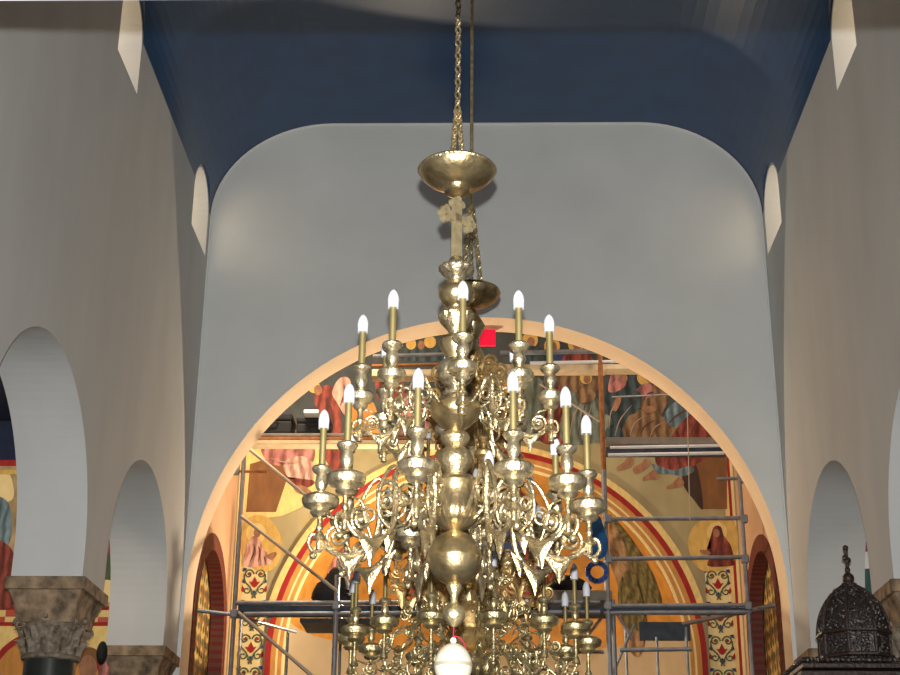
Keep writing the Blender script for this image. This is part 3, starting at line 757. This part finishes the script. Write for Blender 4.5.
def first_scrolls(a, k, hub):
    """cast scroll bracket: k scales the bracket, hub = (r, z) of its root"""
    R_, z = a.R, a.z
    X = lambda r: R_ - (131-r)*k
    Z = lambda y: z + (y-101)*k*.84
    T = lambda L: [(X(r), Z(y)) for r, y in L]
    a.stroke([hub] + T([(50,76),(63,60),(74,66),(73,98),(78,126),(96,141),(116,140),(127,130),(131,121)]), 3.2*k+.4, 1.1)
    a.stroke(T([(62,62),(52,74),(56,92),(70,98)]), 2.4*k+.3)
    a.spir(X(60), Z(86), 13*k, 4*k, PI*.5, 1.6, 2.2*k+.2)
    a.spir(X(113), Z(122), 12*k, 3.5*k, PI*.5, -1.7, 2.4*k+.3, 1.2)
    a.stroke(T([(124,134),(134,140),(141,132),(139,121),(133,120)]), 2.4*k+.2)
    a.bead(X(136), Z(143), 4*k); a.bead(X(113), Z(122), 4*k)
    a.leaf(T([(86,137),(100,142),(116,138),(110,150),(105,158),(101,170),(97,158),(92,150)]), 1.8*k)
    a.stroke(T([(78,126),(92,112),(92,86),(82,62),(74,56),(70,64)]), 2.2*k+.2)
    a.spir(X(84), Z(96), 9*k, 3*k, -PI*.5, 1.4, 1.9*k+.2)
    a.leaf(T([(70,124),(79,130),(88,128),(85,140),(82,152),(78,144),(74,134)]), 1.8*k)
    a.stroke(T([(100,140),(108,120),(112,104),(124,100)]), 1.8*k+.2)

def add_tier(root, a, zb, angles, mats):
    proto = None
    names = (('socket_cup', a.cup, mats[1]), ('drip_pan', a.pan, mats[1]), ('candle_sleeve', a.sleeve, sleeve_m), ('bulb', a.bulb, bulb_m))
    proto = build('arm', a.arm, mats[0], root, True); subs = [build(n, b, m, proto, True) for n, b, m in names]
    proto.location = (0, 0, zb)
    for i, deg in enumerate(angles):
        ang = R(deg) - PI/2
        if i == 0: o = proto
        else:
            o = proto.copy(); C.objects.link(o); o.parent = root
            for s_ in subs: c = s_.copy(); C.objects.link(c); c.parent = o
        o.rotation_euler = (0, 0, ang)

def link_chain(bm, top, bot, ln, r, w):
    n = max(1, int(round((top-bot).length/(ln*.74)))); d = (top-bot)/n; ax = d.normalized()
    u = Vector((1,0,0)) if abs(ax.x) < .9 else Vector((0,1,0)); u = (u-ax*u.dot(ax)).normalized(); v = ax.cross(u)
    for i in range(n):
        c = bot + d*(i+.5); s_ = (u*.8+v*.6) if i % 2 == 0 else (u*.6-v*.8)
        pts = []
        for k in range(12):
            a = 2*PI*k/12; pts.append(c + s_*w*math.cos(a) + ax*(ln/2-r)*math.sin(a))
        tube(bm, pts, r, 5, 1, True)

# ---- nearer chandelier
CY = 4.44
base = at(454, 625, CY)
ch = empty('chandelier', base, 'nearer brass chandelier with two tiers of white candle bulbs, cross and shallow bowl', 'chandelier')
Z1 = lambda py: at(455, py, CY).z - base.z
S1 = lambda py: depth(at(455, py, CY))/F_PX
def turned(name, prof, m, root, Zf, Sf, segs=36, gad=None):
    bm = bmesh.new(); pr = [(hw*Sf(py), Zf(py)) for hw, py in prof][::-1]
    g = (Zf(gad[1]), Zf(gad[0]), gad[2], gad[3]) if gad else None
    lathe(bm, pr, segs, gad=g); return build(name, bm, m, root, True)
# bowl near the top: shallow dish seen from below
turned('bowl', [(6,164),(30,165.5),(37,168),(38.5,171),(37,175),(31,180),(22,185),(15,187),(13.5,188.5),(12.5,193),(6,196)], brass, ch, Z1, S1, 48)
bm = bmesh.new(); zc = Z1(170.5); lathe(bm, [(38.2*S1(160), zc-.006), (39.6*S1(160), zc), (38.2*S1(160), zc+.006)], 48); build('bowl_rim', bm, brass_l, ch, True)
# budded cross
bm = bmesh.new(); s = S1(230); zc = Z1(219)
def bar(bm, a, b, w, t):
    a, b = Vector(a), Vector(b); d = (b-a).normalized(); n = Vector((-d.z, 0, d.x))*w
    plate(bm, [a-n-Vector((0,t,0)), a+n-Vector((0,t,0)), b+n-Vector((0,t,0)), b-n-Vector((0,t,0))], (0, 2*t, 0))
bar(bm, (0,0,Z1(258)), (0,0,Z1(203)), 4.6*s, 3*s); bar(bm, (-17*s,0,zc), (17*s,0,zc), 4.6*s, 3*s)
for x, z in ((-17*s,zc),(17*s,zc),(0,Z1(204))):
    dx, dz = (0, 1) if abs(x) < 1e-6 else (1, 0)
    for e in (-1, 0, 1):
        c = Vector((x + dx*(0 if e else math.copysign(4*s, x)) , -3.2*s, z + dz*(4*s if not e else 0))) + Vector((dz*e*5*s, 0, dx*e*5*s))
        plate(bm, [c+Vector((4.2*s*math.cos(2*PI*i/12), 0, 4.2*s*math.sin(2*PI*i/12))) for i in range(12)], (0, 6.4*s, 0))
o = build('cross', bm, mat('worn brass', (150,136,104), .45, .45, var=.2, scale=40), ch); o.rotation_euler = (0, 0, R(48))
# stem: turned knobs
turned('stem_flange', [(6,258),(9,263),(17,267),(18,269.5),(15,273),(11,277),(8,279),(7,284)], silver_m, ch, Z1, S1, gad=(262,276,12,.1))
turned('stem_knob', [(7,282),(14,285),(18,291),(18,296),(14,303),(8,307),(7,311)], brass, ch, Z1, S1)
turned('stem_cup', [(7,309),(16,312),(18,316),(16,322),(11,328),(7,333),(6,337)], brass_l, ch, Z1, S1, gad=(310,326,12,.1))
turned('stem_knob', [(6,335),(14,338),(17,342),(16,348),(11,355),(8,360)], brass, ch, Z1, S1)
turned('stem_vase', [(8,358),(15,362),(19,368),(19,374),(15,381),(9,386),(7,390),(12,393),(12,396),(7,399)], silver_m, ch, Z1, S1, gad=(360,382,10,.06))
turned('stem_dish', [(7,397),(18,401),(25,405),(26,409),(24,416),(17,424),(10,429),(8,432)], brass, ch, Z1, S1)
turned('stem_knob', [(7,431),(13,434),(15,438),(12,444),(9,447),(15,452),(18,458),(17,465),(12,471),(10,476)], brass_l, ch, Z1, S1, gad=(449,470,12,.06))
turned('stem_vase', [(10,474),(18,477),(24,481),(25,484),(22.5,488),(21.5,494),(22,502),(23,507),(24,510),(23.5,515),(21,521),(15,527),(8,530),(6,533)], brass, ch, Z1, S1, 60, gad=(508,528,20,.05))
pr = [(3,530)] + [(27*math.sin(PI*i/18), 558-27*math.cos(PI*i/18)) for i in range(2,9)] + [(27.8,557.4),(27.8,558.6)] + [(27*math.sin(PI*i/18), 558-27*math.cos(PI*i/18)) for i in range(10,17)] + [(5,586)]
turned('ball', pr, brass, ch, Z1, S1, 48)
turned('finial', [(5,583),(8,586),(7,590),(4,595),(3.4,600),(4.5,604),(9,607),(11.5,613),(10.5,619),(6,624),(2.5,627)], brass_d, ch, Z1, S1)
# chains up to the vault
bm = bmesh.new()
ln = .036
topz = VT-.02-base.z
link_chain(bm, Vector((0,0,topz)), Vector((0,0,Z1(112))), ln, .0042, .0095)
build('chain', bm, brass_l, ch, True)
for k in range(4):
    bm = bmesh.new(); a = PI/4+k*PI/2
    link_chain(bm, Vector((.006*math.cos(a), .006*math.sin(a), Z1(110))), Vector((.022*math.cos(a), .022*math.sin(a), Z1(154))), .026, .0036, .008)
    build('bowl_chain', bm, brass_l, ch, True)
# arms
s = S1(420)
a = Arm(131, s); first_scrolls(a, 1.0, (24, a.z+2)); add_tier(ch, a, Z1(422), (25,54,93,128,165,202,238,274,311,346), (brass_l, silver_m))
s = S1(327)
a = Arm(93, s, bw=5.6, bh=18, sh=36, sw=3.4, ch=22, pw=13.5, ph=12); first_scrolls(a, .68, (10, a.z+4)); add_tier(ch, a, Z1(327), (5,41,84,140,186,232,276,321), (brass_l, silver_m))
# ostrich egg
eg = empty('egg_pendant', at(453, 690, CY), 'white ostrich egg with a banded middle hanging below the nearer chandelier', 'egg pendant')
ze = lambda py: at(453, py, CY).z - eg.location.z
se = S1(660)
bm = bmesh.new(); z0_, z1_ = ze(686), ze(643); H = z1_-z0_
lathe(bm, [(max(.0015, 19*se*math.sin(PI*i/24)*(1+.07*math.cos(PI*i/24))), z0_+H*(1-math.cos(PI*i/24))/2) for i in range(25)], 40); build('shell', bm, egg_m, eg, True)
bm = bmesh.new(); zb = ze(665); lathe(bm, [(18.6*se, zb-.006), (19.5*se, zb-.005), (19.5*se, zb+.004), (18.6*se, zb+.005)], 40); build('band', bm, band_m, eg, True)
bm = bmesh.new(); ball(bm, (0,0,ze(640.5)), 3.3*se, 12, 8); build('bead', bm, bead_m, eg, True)
bm = bmesh.new(); tube(bm, [(0,0,ze(638)), (.001,0,ze(625))], .0022, 6)
tube(bm, catmull([(0,0,ze(636)), (.02,0,ze(638)), (.034,-.005,ze(645)), (.036,-.01,ze(650))], 5), .0022, 6); build('thread', bm, thread_m, eg, True)

# ---- farther chandelier
DY = 8.43
base2 = at(470, 690, DY)
c2 = empty('chandelier', base2, 'farther larger brass chandelier with dense scrolls, half hidden behind the nearer one', 'chandelier')
Z2 = lambda py: at(470, py, DY).z - base2.z
S2 = lambda py: depth(at(470, py, DY))/F_PX
turned('bowl', [(6,288),(24,289),(28.5,291),(29.5,293.5),(28,297),(20,302.5),(10,306),(5,308)], brass, c2, Z2, S2, 48)
bm = bmesh.new(); tube(bm, [(0,0,Z2(206)), (0,0,VT-.02-base2.z)], .0105, 10); build('rod', bm, brass_d, c2, True)
for k in range(3):
    bm = bmesh.new(); a = .5+k*2*PI/3
    link_chain(bm, Vector((.01*math.cos(a), .01*math.sin(a), Z2(206))), Vector((.07*math.cos(a), .07*math.sin(a), Z2(284))), .05, .006, .014)
    build('bowl_chain', bm, brass_d, c2, True)
turned('stem_vase', [(5,310),(9,318),(14,326),(10,335),(6,342),(12,352),(14,360),(8,370),(6,380),(16,392),(18,404),(9,414),(6,424),(14,440),(20,452),(12,464),(7,476)], brass, c2, Z2, S2)
turned('stem_vase', [(7,474),(18,484),(24,498),(20,512),(10,522),(8,534),(20,548),(26,564),(22,580),(12,590),(10,604)], brass_d, c2, Z2, S2)
turned('drum', [(10,602),(18,612),(19,616),(19,630),(24,634),(26,640),(18,648),(10,652)], gilt_m, c2, Z2, S2)
turned('bottom_dish', [(10,650),(26,656),(28,662),(22,676),(10,686),(3,690)], brass, c2, Z2, S2, 40)
def rich_scrolls(a, k, hub, crest=True):
    R_, z = a.R, a.z
    X = lambda r: R_*r; Z = lambda y: z + y*k
    T = lambda L: [(X(r), Z(y)) for r, y in L]
    a.stroke([hub] + T([(.36,-2),(.5,14),(.62,34),(.8,42),(.95,36),(1,24)]), 2.6*k)
    a.stroke(T([(.25,20),(.36,38),(.5,48),(.66,44),(.74,30),(.66,18),(.54,22)]), 2.2*k)
    a.stroke(T([(.4,-12),(.52,-22),(.66,-14),(.7,4),(.84,14),(.95,10)]), 2.0*k)
    for cx, cz, r0, ph, tn in ((.86,26,9,0,1.6),(.6,30,8,2,-1.6),(.45,4,9,1,1.7),(.72,-8,7,3,-1.5),(.34,26,7,.5,1.5),(.9,48,7,1.6,-1.5),(.55,56,6,4,1.5)):
        a.spir(X(cx), Z(cz), r0*k, 2.2*k, ph, tn, 1.7*k); a.bead(X(cx), Z(cz), 2.6*k)
    a.leaf(T([(.7,42),(.8,48),(.9,43),(.86,56),(.8,70),(.75,56)]), 1.6*k)
    a.leaf(T([(.42,46),(.5,54),(.6,50),(.55,62),(.5,74),(.46,60)]), 1.6*k)
    a.bead(X(.8), Z(73), 2.6*k); a.bead(X(.5), Z(77), 2.6*k); a.bead(X(1), Z(34), 3*k)
    if crest:
        for cx, cz, r0, ph, tn in ((.3,-30,9,0,1.6),(.42,-48,7,2,-1.6),(.22,-58,8,1,1.6),(.55,-38,6,3,1.5),(.3,-76,6,0,-1.5)):
            a.spir(X(cx), Z(cz), r0*k, 2*k, ph, tn, 1.6*k); a.bead(X(cx), Z(cz), 2.4*k)
        a.stroke(T([(.2,-10),(.34,-26),(.4,-44),(.28,-62),(.34,-84)]), 1.9*k)
        a.leaf(T([(.3,-80),(.38,-90),(.34,-104),(.28,-92)]), 1.5*k)
s = S2(585)
a = Arm(118, s, bw=3.8, bh=15, sh=25, sw=2.0, ch=13, pw=14, ph=10, under=.8); rich_scrolls(a, .85, (20, a.z+8)); add_tier(c2, a, Z2(585), (11,36,58,98,124,150,178,208,240,268,291,318,343), (brass_d, brass_d))
s = S2(495)
a = Arm(84, s, bw=3.6, bh=15, sh=12, sw=2.2, ch=12, pw=12, ph=12, under=.8); rich_scrolls(a, .8, (16, a.z+8)); add_tier(c2, a, Z2(500), tuple(4+40*i for i in range(9)), (gilt_m, brass_d))
s = S2(430)
a = Arm(50, s, bw=2.8, bh=12, sh=22, sw=1.8, ch=10, pw=9, ph=8, under=.8); rich_scrolls(a, .62, (8, a.z+6)); add_tier(c2, a, Z2(425), tuple(15+45*i for i in range(8)), (gilt_m, gilt_m))
# filigree crown on the stem
for k in range(8):
    bm = bmesh.new(); ang = 2*PI*k/8+.3
    s = S2(390); q = lambda r, py: (r*s, 0, Z2(py))
    for cx, py, r0, ph, tn in ((20,366,9,0,1.6),(32,378,10,2,-1.6),(20,394,9,1,1.7),(36,398,9,3,1.5),(26,418,9,0,-1.6),(42,420,8,1,1.6),(12,378,7,4,1.5),(34,440,8,2,1.6)):
        tube(bm, [(cx*s+x*s, 0, Z2(py)+z*s) for x, z in spiral(0, 0, r0, 2, ph, tn, 20)], 1.5*s, 6); ball(bm, (cx*s, 0, Z2(py)), 2.4*s, 8, 6)
    tube(bm, catmull([q(8,362), q(26,370), q(20,386), q(36,398), q(28,420), q(44,436)], 5), 1.7*s, 6)
    o = build('filigree', bm, gilt_m, c2, True); o.rotation_euler = (0, 0, ang)

# ------------------------------------------------------------------ carved wooden canopy at the lower right
TY = 10.3
tp = at(854, 640, TY)
th = empty('canopy_throne', (tp.x, TY, FLOOR), 'dark carved wooden canopy with ribbed dome, ball and small cross at the lower right', 'throne')
zt = lambda py: at(854, py, TY).z - FLOOR
st_ = depth(at(854, 620, TY))/F_PX
N8 = 8
def oct_r(k, r, z, off=PI/8): return (r*math.cos(2*PI*k/N8+off), r*math.sin(2*PI*k/N8+off), z)
dome_prof = [(35.5,635),(35,628),(33,618),(29,608),(23,599),(15.5,591.5),(8,586.5)]
for k in range(N8):
    bm = bmesh.new(); prev = None
    for hw, py in dome_prof:
        r = hw*st_; cur = [bm.verts.new(oct_r(k, r, zt(py))), bm.verts.new(oct_r(k+1, r, zt(py)))]
        if prev: bm.faces.new((prev[0], prev[1], cur[1], cur[0]))
        prev = cur
    rnd = random.Random(k)
    for i in range(46):
        u = rnd.uniform(0.03, .86)*(len(dome_prof)-1); j = int(u); f = u-j
        hw = (dome_prof[j][0]*(1-f)+dome_prof[j+1][0]*f)*st_; py = dome_prof[j][1]*(1-f)+dome_prof[j+1][1]*f
        w = rnd.uniform(.12, .88); p0, p1 = Vector(oct_r(k, hw, zt(py))), Vector(oct_r(k+1, hw, zt(py))); c = p0.lerp(p1, w)*1.0; c.z = zt(py)
        ball(bm, c, rnd.uniform(.009, .019), 7, 5)
    build('dome_panel', bm, wood_c, th, True)
    bm = bmesh.new(); tube(bm, catmull([oct_r(k, hw*st_, zt(py)) for hw, py in dome_prof], 3), .011, 6); build('dome_rib', bm, wood_d, th, True)
    bm = bmesh.new(); r = 34*st_; a0, a1, b1, b0 = (Vector(oct_r(k, r, zt(659))), Vector(oct_r(k+1, r, zt(659))), Vector(oct_r(k+1, r, zt(637))), Vector(oct_r(k, r, zt(637))))
    bm.faces.new([bm.verts.new(p) for p in (a0, a1, b1, b0)])
    for i in range(30): ball(bm, a0.lerp(a1, rnd.uniform(.1,.9)).lerp(b0.lerp(b1, rnd.uniform(.1,.9)), rnd.uniform(.1,.9)), rnd.uniform(.009,.017), 7, 5)
    build('drum_panel', bm, wood_c, th, True)
    bm = bmesh.new(); tube(bm, [oct_r(k, r*1.01, zt(660)), oct_r(k, r*1.01, zt(635))], .013, 6); build('drum_post', bm, wood_d, th, True)
for py, hw in ((635,36),(659,36.5),(587,8)):
    bm = bmesh.new(); tube(bm, [oct_r(k, hw*st_, zt(py)) for k in range(8)], .014, 6, 1, True); build('dome_ring', bm, wood_d, th, True)
bm = bmesh.new(); lathe(bm, [(8*st_, zt(587)), (8*st_, zt(584)), (4*st_, zt(583))], 16); ball(bm, (0,0,zt(578.5)), 6*st_, 14, 10); build('finial_ball', bm, wood_d, th, True)
bm = bmesh.new(); s = st_; z0_ = zt(573)
tube(bm, [(0,0,z0_), (0,0,zt(548))], 1.9*s, 8); tube(bm, [(-6*s,0,zt(559)), (6*s,0,zt(559))], 1.8*s, 8)
for p in ((-6*s,0,zt(559)), (6*s,0,zt(559)), (0,0,zt(548)), (0,0,zt(570))): ball(bm, p, 3*s, 10, 8)
o = build('finial_cross', bm, wood_d, th, True); o.rotation_euler = (0, 0, R(62))
bm = bmesh.new(); hw = 62*st_
for zz_, e in ((zt(670), 0), (zt(678), .02), (zt(690), -.015)):
    box(bm, (-hw-e, -hw*.72-e, zz_-.035), (hw+e, hw*.72+e, zz_), .008)
build('cornice', bm, wood_d, th)
for e in (-1, 1):
    bm = bmesh.new(); tube(bm, [(-hw, e*hw*.7, zt(667)), (hw, e*hw*.7, zt(667))], .012, 6)
    for i in range(26): ball(bm, (-hw+2*hw*i/25, e*hw*.7, zt(667)), .022 if i % 2 else .016, 8, 6)
    build('cresting', bm, wood_c, th, True)
    bm = bmesh.new(); tube(bm, [(e*hw*.98, -hw*.7, zt(667)), (e*hw*.98, hw*.7, zt(667))], .012, 6)
    for i in range(18): ball(bm, (e*hw*.98, -hw*.7+1.4*hw*i/17, zt(667)), .022 if i % 2 else .016, 8, 6)
    build('cresting', bm, wood_c, th, True)
    bm = bmesh.new(); tube(bm, [(-hw, e*hw*.74, zt(684)), (hw, e*hw*.74, zt(684))], .009, 6)
    for i in range(40): ball(bm, (-hw+2*hw*i/39, e*hw*.74, zt(684)), .013, 7, 5)
    build('bead_moulding', bm, wood_c, th, True)
bm = bmesh.new(); box(bm, (-hw*.9, hw*.5, 0), (hw*.9, hw*.62, zt(690)), .01); build('back_panel', bm, wood_d, th)
for x in (-1, 1):
    bm = bmesh.new(); lathe(bm, [(.05, .0), (.05,.3), (.035,.35), (.045,.8), (.035,1.3), (.045, 1.6), (.035, zt(690)-.1), (.05, zt(690))], 16, (x*hw*.82, -hw*.55, 0)); build('post', bm, wood_d, th, True)
bm = bmesh.new(); box(bm, (-hw*.85, -hw*.3, .4), (hw*.85, hw*.5, .48), .01); build('seat', bm, wood_d, th)

# ------------------------------------------------------------------ light
def lamp(name, kind, loc, power, color=(1,1,1), **kw):
    l = bpy.data.lights.new(name, kind); l.energy = power; l.color = color
    for k, v in kw.items(): setattr(l, k, v)
    o = bpy.data.objects.new(name, l); C.objects.link(o); o.location = loc; return o
up = CAM_ROT @ Vector((0,1,0))
fl = lamp('camera_flash', 'SPOT', up*.083, 2950, (1,.985,.96), shadow_soft_size=.012, spot_size=R(66), spot_blend=.7)
fl.rotation_euler = cam.rotation_euler
WARM = (1, .79, .56)
lamp('work_lamp', 'POINT', (-1.0, 17.1, 3.6), 310, WARM, shadow_soft_size=.06)
def area(name, loc, target, power, color, sx, sy):
    o = lamp(name, 'AREA', loc, power, color, shape='RECTANGLE', size=sx, size_y=sy)
    o.rotation_euler = (Vector(target)-Vector(loc)).to_track_quat('-Z', 'Y').to_euler(); return o
area('sanctuary_fill_left', (-2.2, 15.65, 6.9), (-1.6, 17.9, 4.4), 85, WARM, .5, .3)  # unseen area light added behind the gable to brighten the apse wall
area('sanctuary_fill_right', (2.2, 15.65, 6.9), (1.6, 17.9, 4.4), 14, (1,.85,.68), .5, .3)  # weaker unseen fill added for the right half of that wall
area('apse_fill', (0, 18.4, 2.2), (0, 19.6, 5.0), 6, WARM, .8, .3)  # unseen area light added to lift the conch from below
area('aisle_fill_left', (-5, 12.5, 4.9), (-4.6, 15.6, 3), 45, (1,.8,.6), .6, .4)  # unseen area light added to brighten the left aisle end wall
area('aisle_fill_right', (5, 12.5, 4.9), (4.6, 15.6, 3), 20, (1,.8,.6), .6, .4)  # unseen area light added likewise in the right aisle
w = bpy.data.worlds.new('world'); bpy.context.scene.world = w; w.use_nodes = True
bg = w.node_tree.nodes['Background']; bg.inputs['Color'].default_value = (1, .91, .82, 1); bg.inputs['Strength'].default_value = .42

vs = bpy.context.scene.view_settings
vs.view_transform = 'Standard'; vs.look = 'None'; vs.gamma = 1; vs.exposure = 0; vs.use_curve_mapping = False
